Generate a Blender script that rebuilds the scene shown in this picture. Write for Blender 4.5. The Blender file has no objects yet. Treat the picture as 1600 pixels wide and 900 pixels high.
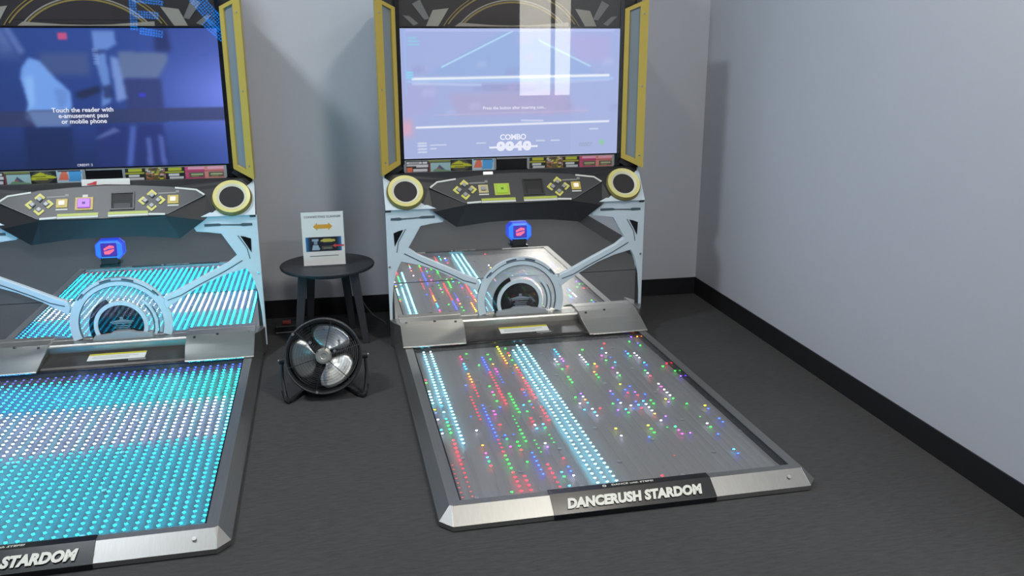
import bpy, bmesh, math, random
import numpy as np
from mathutils import Vector, Matrix
random.seed(7)
SC = bpy.context.scene
COL = SC.collection
# ------------------------------------------------------------------ camera
cam = bpy.data.cameras.new('camera')
cam.sensor_width = 36.0
cam.lens = 1341.96 / 1600 * 36.0
cam.clip_start = 0.05
cam_o = bpy.data.objects.new('camera', cam)
COL.objects.link(cam_o)
R_ = Vector((0.97781588, -0.20944017, -0.00330416))
U_ = Vector((0.05931151, 0.26171087, 0.96332215))
F_ = Vector((0.20089362, 0.94214767, -0.26832726))
cam_o.matrix_world = Matrix(((R_.x, U_.x, -F_.x, -0.9729), (R_.y, U_.y, -F_.y, -4.3743), (R_.z, U_.z, -F_.z, 1.526), (0, 0, 0, 1)))
SC.camera = cam_o
# ------------------------------------------------------------------ world, lights, exposure
w = bpy.data.worlds.new('world'); SC.world = w; w.use_nodes = True
w.node_tree.nodes['Background'].inputs[0].default_value = (0.62, 0.72, 0.85, 1)
w.node_tree.nodes['Background'].inputs[1].default_value = 0.6
SC.view_settings.view_transform = 'Standard'
SC.view_settings.look = 'None'
SC.view_settings.exposure = 0.0
SC.view_settings.gamma = 1.0
SC.view_settings.use_curve_mapping = False

def area(name, loc, target, sx, sy, power, color):
    l = bpy.data.lights.new(name, 'AREA'); l.shape = 'RECTANGLE'; l.size = sx; l.size_y = sy
    l.energy = power; l.color = color
    o = bpy.data.objects.new(name, l); COL.objects.link(o)
    o.location = loc
    o.rotation_euler = (Vector(target) - Vector(loc)).to_track_quat('-Z', 'Y').to_euler()
    return o
# ceiling panels of the room (fixtures are modelled with the ceiling below)
LAMPS = [  # x, y, size x, size y, watts, colour
    (-2.85, -1.4, 0.5, 0.5, 75, (0.90, 0.95, 1.0)),
    (-0.80, -1.4, 0.3, 0.3, 14, (1.0, 0.95, 0.87)),
    (0.60, -2.7, 0.4, 0.4, 56, (1.0, 0.94, 0.84)),
    (-0.9, -5.4, 1.2, 0.6, 46, (0.93, 0.97, 1.0)),
    (1.9, -5.6, 1.2, 0.6, 88, (0.95, 0.98, 1.0)),
]
CEIL = 3.75
for (lx, ly, sx, sy, p, c_) in LAMPS:
    area('ceiling_lamp_light', (lx, ly, CEIL - 0.05), (lx, ly, 0), sx * 0.95, sy * 0.95, p, c_)
# ------------------------------------------------------------------ helpers
def srgb(r, g=None, b=None):
    if g is None: r, g, b = r
    f = lambda c: (c / 255 / 12.92) if c / 255 <= 0.04045 else ((c / 255 + 0.055) / 1.055) ** 2.4
    return (f(r), f(g), f(b))

MATS = {}
def pm(name, col, rough=0.5, metal=0.0, spec=0.5, emit=None, estr=1.0, noise=None, bump=None, coat=0.0):
    """principled material; noise=(scale xyz, amount) varies colour and roughness, bump=(scale xyz, strength)"""
    if name in MATS: return MATS[name]
    m = bpy.data.materials.new(name); m.use_nodes = True
    nt = m.node_tree; b = nt.nodes['Principled BSDF']
    b.inputs['Base Color'].default_value = (*col, 1); b.inputs['Roughness'].default_value = rough
    b.inputs['Metallic'].default_value = metal; b.inputs['Specular IOR Level'].default_value = spec
    b.inputs['Coat Weight'].default_value = coat
    if emit:
        b.inputs['Emission Color'].default_value = (*emit, 1); b.inputs['Emission Strength'].default_value = estr
    tc = nt.nodes.new('ShaderNodeTexCoord')
    def tex(scale, detail=4):
        mp = nt.nodes.new('ShaderNodeMapping'); mp.inputs['Scale'].default_value = scale
        n = nt.nodes.new('ShaderNodeTexNoise'); n.inputs['Scale'].default_value = 1.0; n.inputs['Detail'].default_value = detail
        nt.links.new(tc.outputs['Object'], mp.inputs[0]); nt.links.new(mp.outputs[0], n.inputs['Vector'])
        return n
    if noise:
        n = tex(noise[0]); a = noise[1]
        mx = nt.nodes.new('ShaderNodeMix'); mx.data_type = 'RGBA'
        mx.inputs[6].default_value = (*[max(0, c * (1 - a)) for c in col], 1)
        mx.inputs[7].default_value = (*[min(1, c * (1 + a)) for c in col], 1)
        nt.links.new(n.outputs['Fac'], mx.inputs[0]); nt.links.new(mx.outputs[2], b.inputs['Base Color'])
        mr = nt.nodes.new('ShaderNodeMapRange'); mr.inputs[3].default_value = max(0.02, rough - 0.12 * a * 2); mr.inputs[4].default_value = min(1, rough + 0.12 * a * 2)
        nt.links.new(n.outputs['Fac'], mr.inputs[0]); nt.links.new(mr.outputs[0], b.inputs['Roughness'])
    if bump:
        n = tex(bump[0], 3); bp = nt.nodes.new('ShaderNodeBump'); bp.inputs['Strength'].default_value = bump[1]; bp.inputs['Distance'].default_value = 0.002
        nt.links.new(n.outputs['Fac'], bp.inputs['Height']); nt.links.new(bp.outputs[0], b.inputs['Normal'])
    MATS[name] = m; return m

def emat(name, col, s=1.0):
    return pm(name, (0.02, 0.02, 0.02), 0.4, emit=col, estr=s)

def attr_mat(name, strength=1.0, emission=True, rough=0.4):
    if name in MATS: return MATS[name]
    m = bpy.data.materials.new(name); m.use_nodes = True; nt = m.node_tree; b = nt.nodes['Principled BSDF']
    a = nt.nodes.new('ShaderNodeAttribute'); a.attribute_name = 'print'
    if emission:
        b.inputs['Base Color'].default_value = (0.01, 0.01, 0.012, 1); b.inputs['Roughness'].default_value = rough
        nt.links.new(a.outputs['Color'], b.inputs['Emission Color']); b.inputs['Emission Strength'].default_value = strength
    else:
        nt.links.new(a.outputs['Color'], b.inputs['Base Color']); b.inputs['Roughness'].default_value = rough
    MATS[name] = m; return m

def glass_mat(name='clear_glass', rough=0.015, ior=1.5, haze=0.0):
    if name in MATS: return MATS[name]
    m = bpy.data.materials.new(name); m.use_nodes = True; nt = m.node_tree
    for n in list(nt.nodes): nt.nodes.remove(n)
    out = nt.nodes.new('ShaderNodeOutputMaterial'); mix = nt.nodes.new('ShaderNodeMixShader')
    tr = nt.nodes.new('ShaderNodeBsdfTransparent'); gl = nt.nodes.new('ShaderNodeBsdfGlossy'); gl.inputs['Roughness'].default_value = rough
    fr = nt.nodes.new('ShaderNodeFresnel'); ge = nt.nodes.new('ShaderNodeNewGeometry')
    mr = nt.nodes.new('ShaderNodeMapRange'); mr.inputs[3].default_value = ior; mr.inputs[4].default_value = 1 / ior
    nt.links.new(ge.outputs['Backfacing'], mr.inputs[0]); nt.links.new(mr.outputs[0], fr.inputs['IOR'])
    body = tr.outputs[0]
    if haze:                                                  # satin sheet: part of the light is scattered
        tl = nt.nodes.new('ShaderNodeBsdfTranslucent'); tl.inputs['Color'].default_value = (0.8, 0.8, 0.8, 1)
        hz = nt.nodes.new('ShaderNodeMixShader'); hz.inputs[0].default_value = haze
        nt.links.new(tr.outputs[0], hz.inputs[1]); nt.links.new(tl.outputs[0], hz.inputs[2]); body = hz.outputs[0]
    nt.links.new(fr.outputs[0], mix.inputs[0]); nt.links.new(body, mix.inputs[1]); nt.links.new(gl.outputs[0], mix.inputs[2])
    nt.links.new(mix.outputs[0], out.inputs[0]); MATS[name] = m; return m

def film_mat():
    if 'pale_film' in MATS: return MATS['pale_film']
    m = bpy.data.materials.new('pale_film'); m.use_nodes = True; nt = m.node_tree; p = nt.nodes['Principled BSDF']
    p.inputs['Base Color'].default_value = (*srgb(198, 212, 220), 1); p.inputs['Alpha'].default_value = 0.35; p.inputs['Roughness'].default_value = 0.5
    MATS['pale_film'] = m; return m

class Fr:
    def __init__(s, O, U, V, N): s.O, s.U, s.V, s.N = Vector(O), Vector(U), Vector(V), Vector(N)
    def p(s, u, v, n=0.0): return s.O + s.U * u + s.V * v + s.N * n
def FY(y): return Fr((0, y, 0), (1, 0, 0), (0, 0, 1), (0, -1, 0))
def FZ(z): return Fr((0, 0, z), (1, 0, 0), (0, 1, 0), (0, 0, 1))
SL = Fr((0, 0.065, 0.815), (1, 0, 0), (0, 0.607, 0.794), (0, -0.794, 0.607))

def obj(name, bm, mat, parent=None, smooth=False, bevel=0.0):
    bmesh.ops.remove_doubles(bm, verts=bm.verts, dist=1e-6)
    bmesh.ops.recalc_face_normals(bm, faces=bm.faces)
    me = bpy.data.meshes.new(name); bm.to_mesh(me); bm.free()
    if smooth: me.shade_smooth()
    if isinstance(mat, (list, tuple)):
        for m in mat: me.materials.append(m)
    else: me.materials.append(mat)
    o = bpy.data.objects.new(name, me); COL.objects.link(o)
    if parent is not None: o.parent = parent
    if bevel:
        md = o.modifiers.new('bevel', 'BEVEL'); md.width = bevel; md.segments = 2; md.limit_method = 'ANGLE'; md.angle_limit = 0.6
    return o
def empty(name, loc=(0, 0, 0), rz=0.0):
    o = bpy.data.objects.new(name, None); COL.objects.link(o); o.location = loc; o.rotation_euler = (0, 0, rz); o.empty_display_size = 0.1
    return o
def tag(o, label, cat, group=None):
    o['label'] = label; o['category'] = cat
    if group: o['group'] = group
    return o
def struct(o): o['kind'] = 'structure'; return o
B = bmesh.new

def prism(bm, fr, poly, n0, n1):
    a = [bm.verts.new(fr.p(u, v, n0)) for u, v in poly]; b = [bm.verts.new(fr.p(u, v, n1)) for u, v in poly]
    bm.faces.new(a[::-1]); bm.faces.new(b); k = len(poly)
    for i in range(k): bm.faces.new((a[i], a[(i + 1) % k], b[(i + 1) % k], b[i]))
    return bm
def rect(bm, fr, u0, u1, v0, v1, n0, n1): return prism(bm, fr, [(u0, v0), (u1, v0), (u1, v1), (u0, v1)], n0, n1)
def box(bm, x0, x1, y0, y1, z0, z1): return rect(bm, FZ(0), x0, x1, y0, y1, z0, z1)
def ring(bm, fr, cu, cv, r0, r1, n0, n1, a0=0, a1=360, seg=48, n_in=None):
    """annulus sector, angles in degrees; n_in gives the inner rim its own height"""
    full = abs(a1 - a0) >= 360
    k = seg if full else seg + 1; vs = []
    for i in range(k):
        a = math.radians(a0 + (a1 - a0) * i / seg); c, s = math.cos(a), math.sin(a)
        vs.append([bm.verts.new(fr.p(cu + r * c, cv + r * s, n)) for r, n in ((r0, n0), (r1, n0), (r1, n1), (r0, n1 if n_in is None else n_in))])
    for i in range(seg):
        A, C = vs[i], vs[(i + 1) % k]
        for j in range(4): bm.faces.new((A[j], A[(j + 1) % 4], C[(j + 1) % 4], C[j]))
    if not full:
        bm.faces.new(vs[0]); bm.faces.new(vs[-1][::-1])
    return bm
def disc(bm, fr, cu, cv, r, n0, n1, seg=24, sq=1.0):
    return prism(bm, fr, [(cu + r * math.cos(2 * math.pi * i / seg), cv + sq * r * math.sin(2 * math.pi * i / seg)) for i in range(seg)], n0, n1)
def stroke(bm, fr, pts, w_, n0, n1):
    k = len(pts); L, Rr = [], []
    for i in range(k):
        d = Vector((0, 0))
        if i > 0: d += (Vector(pts[i]) - Vector(pts[i - 1])).normalized()
        if i < k - 1: d += (Vector(pts[i + 1]) - Vector(pts[i])).normalized()
        d.normalize(); q = Vector((-d.y, d.x)) * w_ / 2
        L.append((pts[i][0] + q.x, pts[i][1] + q.y)); Rr.append((pts[i][0] - q.x, pts[i][1] - q.y))
    for i in range(k - 1): prism(bm, fr, [L[i], Rr[i], Rr[i + 1], L[i + 1]], n0, n1)
    return bm
def tube(bm, path, r, seg=8, close=False):
    P = [Vector(p) for p in path]; k = len(P); rings = []
    rr = r if isinstance(r, (list, tuple)) else [r] * k
    up = None
    for i in range(k):
        if close: d = (P[(i + 1) % k] - P[i - 1]).normalized()
        else: d = ((P[min(i + 1, k - 1)] - P[i]).normalized() if i == 0 else (P[i] - P[i - 1]).normalized() if i == k - 1 else ((P[i + 1] - P[i]).normalized() + (P[i] - P[i - 1]).normalized()).normalized())
        if up is None: up = d.orthogonal().normalized()
        up = (up - d * up.dot(d))
        if up.length < 1e-5: up = d.orthogonal()
        up.normalize(); sd = d.cross(up)
        rings.append([bm.verts.new(P[i] + (up * math.cos(2 * math.pi * j / seg) + sd * math.sin(2 * math.pi * j / seg)) * rr[i]) for j in range(seg)])
    for i in range(k if close else k - 1):
        a, b = rings[i], rings[(i + 1) % k]
        for j in range(seg): bm.faces.new((a[j], a[(j + 1) % seg], b[(j + 1) % seg], b[j]))
    if not close: bm.faces.new(rings[0][::-1]); bm.faces.new(rings[-1])
    return bm
def mir(pts, off=0.0): return [(-u + off, v) for u, v in pts][::-1]

def text(name, body, fr, u, v, size, mat, parent, n=0.001, ext=0.0006, shear=0.0, weight=0.0, align='CENTER', spacing=1.0, xs=1.0):
    cu = bpy.data.curves.new(name, 'FONT'); cu.body = body; cu.size = size; cu.shear = shear; cu.offset = weight
    cu.align_x = align; cu.align_y = 'CENTER'; cu.extrude = ext / 2; cu.space_character = spacing; cu.resolution_u = 3; cu.space_line = 0.9
    t = bpy.data.objects.new('t', cu); COL.objects.link(t)
    bpy.context.view_layer.update()
    me = bpy.data.meshes.new_from_object(t.evaluated_get(bpy.context.evaluated_depsgraph_get()))
    bpy.data.objects.remove(t); bpy.data.curves.remove(cu)
    co = np.empty(len(me.vertices) * 3); me.vertices.foreach_get('co', co); co = co.reshape(-1, 3)
    M = np.array([list(fr.U * xs), list(fr.V), list(fr.N)])
    co = np.array(fr.p(u, v, n)) + co @ M
    me.vertices.foreach_set('co', co.ravel()); me.update(); me.name = name
    me.materials.clear(); me.materials.append(mat)
    o = bpy.data.objects.new(name, me); COL.objects.link(o); o.parent = parent
    return o

def painted(name, fr, u0, u1, v0, v1, n, nx, ny, func, mat, parent, back=0.004):
    """flat print: a fine grid whose vertex colours come from func(U, V) -> sRGB 0..255 (U, V in 0..1)"""
    gx, gy = np.meshgrid(np.linspace(0, 1, nx + 1), np.linspace(0, 1, ny + 1))
    rgb = func(gx, gy) / 255.0
    lin = np.where(rgb <= 0.04045, rgb / 12.92, ((np.clip(rgb, 0, None) + 0.055) / 1.055) ** 2.4).reshape(-1, 3)
    O, U, V, N = [np.array(q) for q in (fr.O, fr.U, fr.V, fr.N)]
    pos = O + (u0 + gx.ravel()[:, None] * (u1 - u0)) * U + (v0 + gy.ravel()[:, None] * (v1 - v0)) * V + N * n
    i = np.arange(nx * ny); r = (i // nx) * (nx + 1) + i % nx
    faces = np.stack([r, r + 1, r + nx + 2, r + nx + 1], 1).tolist()
    k = len(pos); cs = [0, nx, (nx + 1) * (ny + 1) - 1, (nx + 1) * ny]
    pos = np.vstack([pos, pos[cs] - N * back])
    faces += [[k + 3, k + 2, k + 1, k]]
    side = [list(range(0, nx + 1)), [j * (nx + 1) + nx for j in range(ny + 1)], [(nx + 1) * ny + q for q in range(nx, -1, -1)], [j * (nx + 1) for j in range(ny, -1, -1)]]
    for a, s in enumerate(side): faces.append([k + a, k + (a + 1) % 4] + s[::-1])
    me = bpy.data.meshes.new(name); me.from_pydata(pos.tolist(), [], faces); me.update()
    at = me.attributes.new('print', 'FLOAT_COLOR', 'POINT')
    c4 = np.ones((len(pos), 4)); c4[:k, :3] = lin; c4[k:, :3] = 0.01
    at.data.foreach_set('color', c4.ravel()); me.materials.append(mat)
    o = bpy.data.objects.new(name, me); COL.objects.link(o); o.parent = parent
    return o
def blur(m, k):
    for _ in range(k):
        p = np.pad(m, 1, mode='edge'); m = (p[:-2, 1:-1] + p[2:, 1:-1] + p[1:-1, :-2] + p[1:-1, 2:] + 2 * m) / 6
    return m
def inpoly(U, V, poly):
    res = np.zeros(U.shape, bool); k = len(poly); j = k - 1
    for i in range(k):
        xi, yi = poly[i]; xj, yj = poly[j]
        if yi != yj:
            c = ((yi > V) != (yj > V)) & (U < (xj - xi) * (V - yi) / (yj - yi) + xi); res ^= c
        j = i
    return res.astype(float)
def over(img, mask, col): return img * (1 - mask[..., None]) + np.array(col, float) * mask[..., None]
def seg_mask(U, V, a, b, w_, asp=1.78):
    ax, ay, bx, by = a[0] * asp, a[1], b[0] * asp, b[1]; X = U * asp
    t = np.clip(((X - ax) * (bx - ax) + (V - ay) * (by - ay)) / ((bx - ax) ** 2 + (by - ay) ** 2 + 1e-12), 0, 1)
    dd = np.hypot(X - ax - t * (bx - ax), V - ay - t * (by - ay)); return np.clip(1.5 - dd / w_, 0, 1)

# ------------------------------------------------------------------ materials
M_wall = pm('wall_paint', srgb(197, 200, 208), 0.75, spec=0.25, noise=((3, 3, 3), 0.02), bump=((90, 90, 90), 0.08))
M_far = pm('far_wall_charcoal', srgb(92, 92, 94), 0.8, noise=((3, 3, 3), 0.03))
M_base = pm('baseboard_black', srgb(30, 30, 34), 0.45, noise=((20, 20, 6), 0.1))
M_ceil = pm('ceiling_white', srgb(205, 205, 205), 0.9)
M_blk = pm('black_plastic', srgb(28, 29, 32), 0.42, noise=((30, 30, 30), 0.12))
M_blk_gloss = pm('black_gloss', srgb(18, 19, 22), 0.22)
M_blk_face = pm('console_charcoal', srgb(52, 54, 56), 0.42, noise=((40, 40, 40), 0.06), bump=((600, 600, 600), 0.1))
M_white = pm('cabinet_pale_blue', srgb(198, 212, 220), 0.42, noise=((8, 8, 8), 0.03))
M_groove = pm('groove_grey', srgb(70, 84, 92), 0.5)
M_yel = pm('yellow_trim', srgb(190, 166, 76), 0.45, noise=((10, 10, 10), 0.05))
M_chev = pm('bezel_pale_yellow', srgb(205, 198, 96), 0.45)
M_lime = pm('lime_strip', srgb(172, 182, 70), 0.45)
M_steel = pm('brushed_steel', srgb(150, 150, 148), 0.42, metal=0.9, noise=((220, 3, 60), 0.12), bump=((500, 4, 100), 0.05))
M_steel_x = pm('brushed_steel_cross', srgb(176, 174, 168), 0.34, metal=0.9, noise=((3, 220, 200), 0.12), bump=((4, 500, 400), 0.05))
M_bolt = pm('bolt_steel', srgb(215, 215, 212), 0.25, metal=1.0)
M_mirror = pm('mirror_panel', (0.82, 0.83, 0.84), 0.012, metal=0.93)
M_smoke = pm('smoked_panel', srgb(40, 42, 46), 0.06, metal=0.6)
M_deck = pm('stage_base_grey', srgb(118, 119, 121), 0.5, metal=0.0, noise=((120, 1.2, 10), 0.14), bump=((260, 2, 20), 0.12))
M_deck_dark = pm('stage_base_darkened', srgb(64, 68, 74), 0.55, noise=((120, 1.2, 10), 0.14), bump=((260, 2, 20), 0.12))  # darkened copy of the grey base so the LED glow looks saturated
M_rail = pm('led_rail_grey', srgb(124, 125, 127), 0.5)
M_grille = pm('speaker_grille', srgb(44, 42, 44), 0.8, bump=((700, 700, 700), 0.5))
M_frost = pm('wing_diffuser', srgb(126, 136, 142), 0.35, noise=((6, 6, 3), 0.08))
M_key = pm('grey_button', srgb(150, 150, 150), 0.35)
M_paper = pm('white_paper', srgb(225, 226, 222), 0.7)
M_red = pm('red_print', srgb(200, 60, 70), 0.6)
M_print = pm('white_print', srgb(205, 207, 200), 0.5)
M_dprint = pm('dark_print', srgb(60, 66, 84), 0.6)
M_tan = pm('marquee_cream', srgb(150, 146, 136), 0.4)
M_gold = pm('marquee_gold', srgb(140, 122, 66), 0.4)
M_glass = glass_mat()
M_floor_glass = glass_mat('satin_floor_glass', 0.25, 1.22)
M_scr = attr_mat('screen_picture', 1.0)
M_card = attr_mat('card_print', emission=False)
M_led = attr_mat('led_light', 36.0)
M_led_full = attr_mat('led_light_full', 85.0)
M_stool = pm('stool_black', srgb(44, 46, 52), 0.5, noise=((60, 60, 10), 0.15))
M_carpet = None

# ------------------------------------------------------------------ room
WA = -0.0157; XW, YW = 1.2958, 0.6051
def W(t, n): return (XW + math.cos(WA) * t - math.sin(WA) * n, YW + math.sin(WA) * t + math.cos(WA) * n)
def wall_seg(name, a, b, z0, z1, th, mat):
    """vertical slab whose visible face runs a->b (wall frame); body lies to the right of a->b"""
    A, C = Vector((*W(*a), 0)), Vector((*W(*b), 0)); d = (C - A); L = d.length; d.normalize()
    fr = Fr(A, d, (0, 0, 1), (d.y, -d.x, 0))
    return rect(B(), fr, 0, L, z0, z1, 0, th), fr, L
def wall(name, a, b, mat=M_wall, z0=0.0, z1=CEIL, th=0.1):
    bm, fr, L = wall_seg(name, a, b, z0, z1, th, mat); return struct(obj(name, bm, mat))
def carpet_mat():
    m = bpy.data.materials.new('carpet'); m.use_nodes = True; nt = m.node_tree; b = nt.nodes['Principled BSDF']
    tc = nt.nodes.new('ShaderNodeTexCoord')
    def nz(scale, detail=3):
        mp = nt.nodes.new('ShaderNodeMapping'); mp.inputs['Scale'].default_value = scale
        n = nt.nodes.new('ShaderNodeTexNoise'); n.inputs['Scale'].default_value = 1; n.inputs['Detail'].default_value = detail
        nt.links.new(tc.outputs['Object'], mp.inputs[0]); nt.links.new(mp.outputs[0], n.inputs['Vector']); return n
    a, c, f = nz((18, 110, 1)), nz((1.5, 2, 1), 2), nz((420, 420, 1), 2)
    ad = nt.nodes.new('ShaderNodeMath'); ad.operation = 'ADD'; nt.links.new(a.outputs[0], ad.inputs[0]); nt.links.new(f.outputs[0], ad.inputs[1])
    ad2 = nt.nodes.new('ShaderNodeMath'); ad2.operation = 'MULTIPLY_ADD'; nt.links.new(c.outputs[0], ad2.inputs[0]); ad2.inputs[1].default_value = 0.4; nt.links.new(ad.outputs[0], ad2.inputs[2])
    cr = nt.nodes.new('ShaderNodeMapRange'); cr.inputs[1].default_value = 0.7; cr.inputs[2].default_value = 1.7; nt.links.new(ad2.outputs[0], cr.inputs[0])
    mx = nt.nodes.new('ShaderNodeMix'); mx.data_type = 'RGBA'
    mx.inputs[6].default_value = (*srgb(54, 54, 55), 1); mx.inputs[7].default_value = (*srgb(79, 79, 80), 1)
    nt.links.new(cr.outputs[0], mx.inputs[0]); nt.links.new(mx.outputs[2], b.inputs['Base Color'])
    b.inputs['Roughness'].default_value = 0.95; b.inputs['Specular IOR Level'].default_value = 0.15
    bp = nt.nodes.new('ShaderNodeBump'); bp.inputs['Strength'].default_value = 0.5; bp.inputs['Distance'].default_value = 0.003
    nt.links.new(ad.outputs[0], bp.inputs['Height']); nt.links.new(bp.outputs[0], b.inputs['Normal'])
    return m
struct(obj('floor', box(B(), -7.5, 6, -8.2, 1.2, -0.1, 0), carpet_mat()))
struct(obj('ceiling', box(B(), -7.5, 6, -8.2, 1.2, CEIL, CEIL + 0.1), M_ceil))
LT, RT, RN, FN = -6.0, 3.2, -3.7, -7.62
wall('wall_back', (0.1, 0), (LT, 0)).name = 'wall_back'
wall('wall_right', (0, RN), (0, 0))
wall('wall_return', (RT, RN), (0.1, RN), M_far)
wall('wall_far_right', (RT, FN), (RT, RN), M_far)
wall('wall_left', (LT, 0), (LT, FN))
# front wall (behind the viewer) with the tall window
wx = [(q - XW) for q in (1.63, 2.35)]
wt0, wt1, wz0, wz1 = 0.335 + 0.12, 1.055 + 0.12, 0.91, 2.62
bm, frF, LF = wall_seg('wall_front', (LT, FN), (RT, FN), 0, CEIL, 0.1, M_wall)
bm.free(); bm = B()
def ft(x): return (x - frF.O.x) / frF.U.x
a0, a1 = ft(1.63), ft(2.35)
rect(bm, frF, 0, a0, 0, CEIL, 0, 0.1); rect(bm, frF, a1, LF, 0, CEIL, 0, 0.1)
rect(bm, frF, a0, a1, 0, wz0, 0, 0.1); rect(bm, frF, a0, a1, wz1, CEIL, 0, 0.1)
struct(obj('wall_front', bm, M_far))
win = struct(empty('window_1'))
bm = B(); m0, m1 = ft(2.07), ft(2.12)
for u0, u1, v0, v1 in ((a0 - .03, a0, wz0 - .03, wz1 + .03), (a1, a1 + .03, wz0 - .03, wz1 + .03), (a0, a1, wz0 - .03, wz0), (a0, a1, wz1, wz1 + .03), (m0, m1, wz0, wz1)):
    rect(bm, frF, u0, u1, v0, v1, -0.02, 0.06)
obj('window_frame', bm, pm('window_frame_grey', srgb(120, 118, 112), 0.5), win)
for u0, u1 in ((a0, m0), (m1, a1)):
    obj('window_pane', rect(B(), frF, u0, u1, wz0, wz1, 0.03, 0.036), pm('daylight_pane', srgb(230, 228, 220), 0.3, emit=(1.0, 0.95, 0.84), estr=5.6), win)
# blue dot-matrix sign on the wall behind the viewer, seen only as a reflection in the left machine
sgn = empty('led_sign', (0, 0, 0)); tag(sgn, 'dark wall sign with blue dot-matrix shapes hanging on the wall behind the viewer', 'sign')
obj('sign_board', rect(B(), frF, ft(-3.3), ft(-1.75), 1.45, 2.25, -.04, -.002), M_base, sgn)
M_dots = emat('blue_dots', srgb(0, 140, 255), 9.0)
for pts, wd in (([(-3.05, 2.16), (-3.07, 1.75)], .10), ([(-3.05, 2.14), (-2.72, 2.10)], .12), ([(-3.0, 1.95), (-2.78, 1.93)], .10), ([(-3.0, 1.76), (-2.76, 1.72)], .11), ([(-2.35, 2.18), (-2.05, 1.80)], .20), ([(-2.24, 1.86), (-1.93, 1.56)], .13)):
    bm = B(); (ax, az), (bx, bz) = pts; L = math.hypot(bx - ax, bz - az); du, dv = (bx - ax) / L, (bz - az) / L
    for i in range(int(L / .03) + 1):
        for k in range(int(wd / .03)):
            q = (k - (wd / .03 - 1) / 2) * .03; x, z = ax + du * i * .03 - dv * q, az + dv * i * .03 + du * q
            rect(bm, frF, ft(x) - .010, ft(x) + .010, z - .010, z + .010, -.046, -.041)
    o = obj('dot_row', bm, M_dots, sgn); o['kind'] = 'stuff'
# baseboards
BH = 0.1084
for nm, a, b in (('baseboard_back', (0, 0), (LT, 0)), ('baseboard_right', (0, RN), (0, 0))):
    A, C = Vector((*W(*a), 0)), Vector((*W(*b), 0)); d = (C - A); L = d.length; d.normalize()
    fr = Fr(A, d, (0, 0, 1), (-d.y, d.x, 0))
    struct(obj(nm, rect(B(), fr, 0, L, 0, BH, 0, 0.006), M_base))

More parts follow.
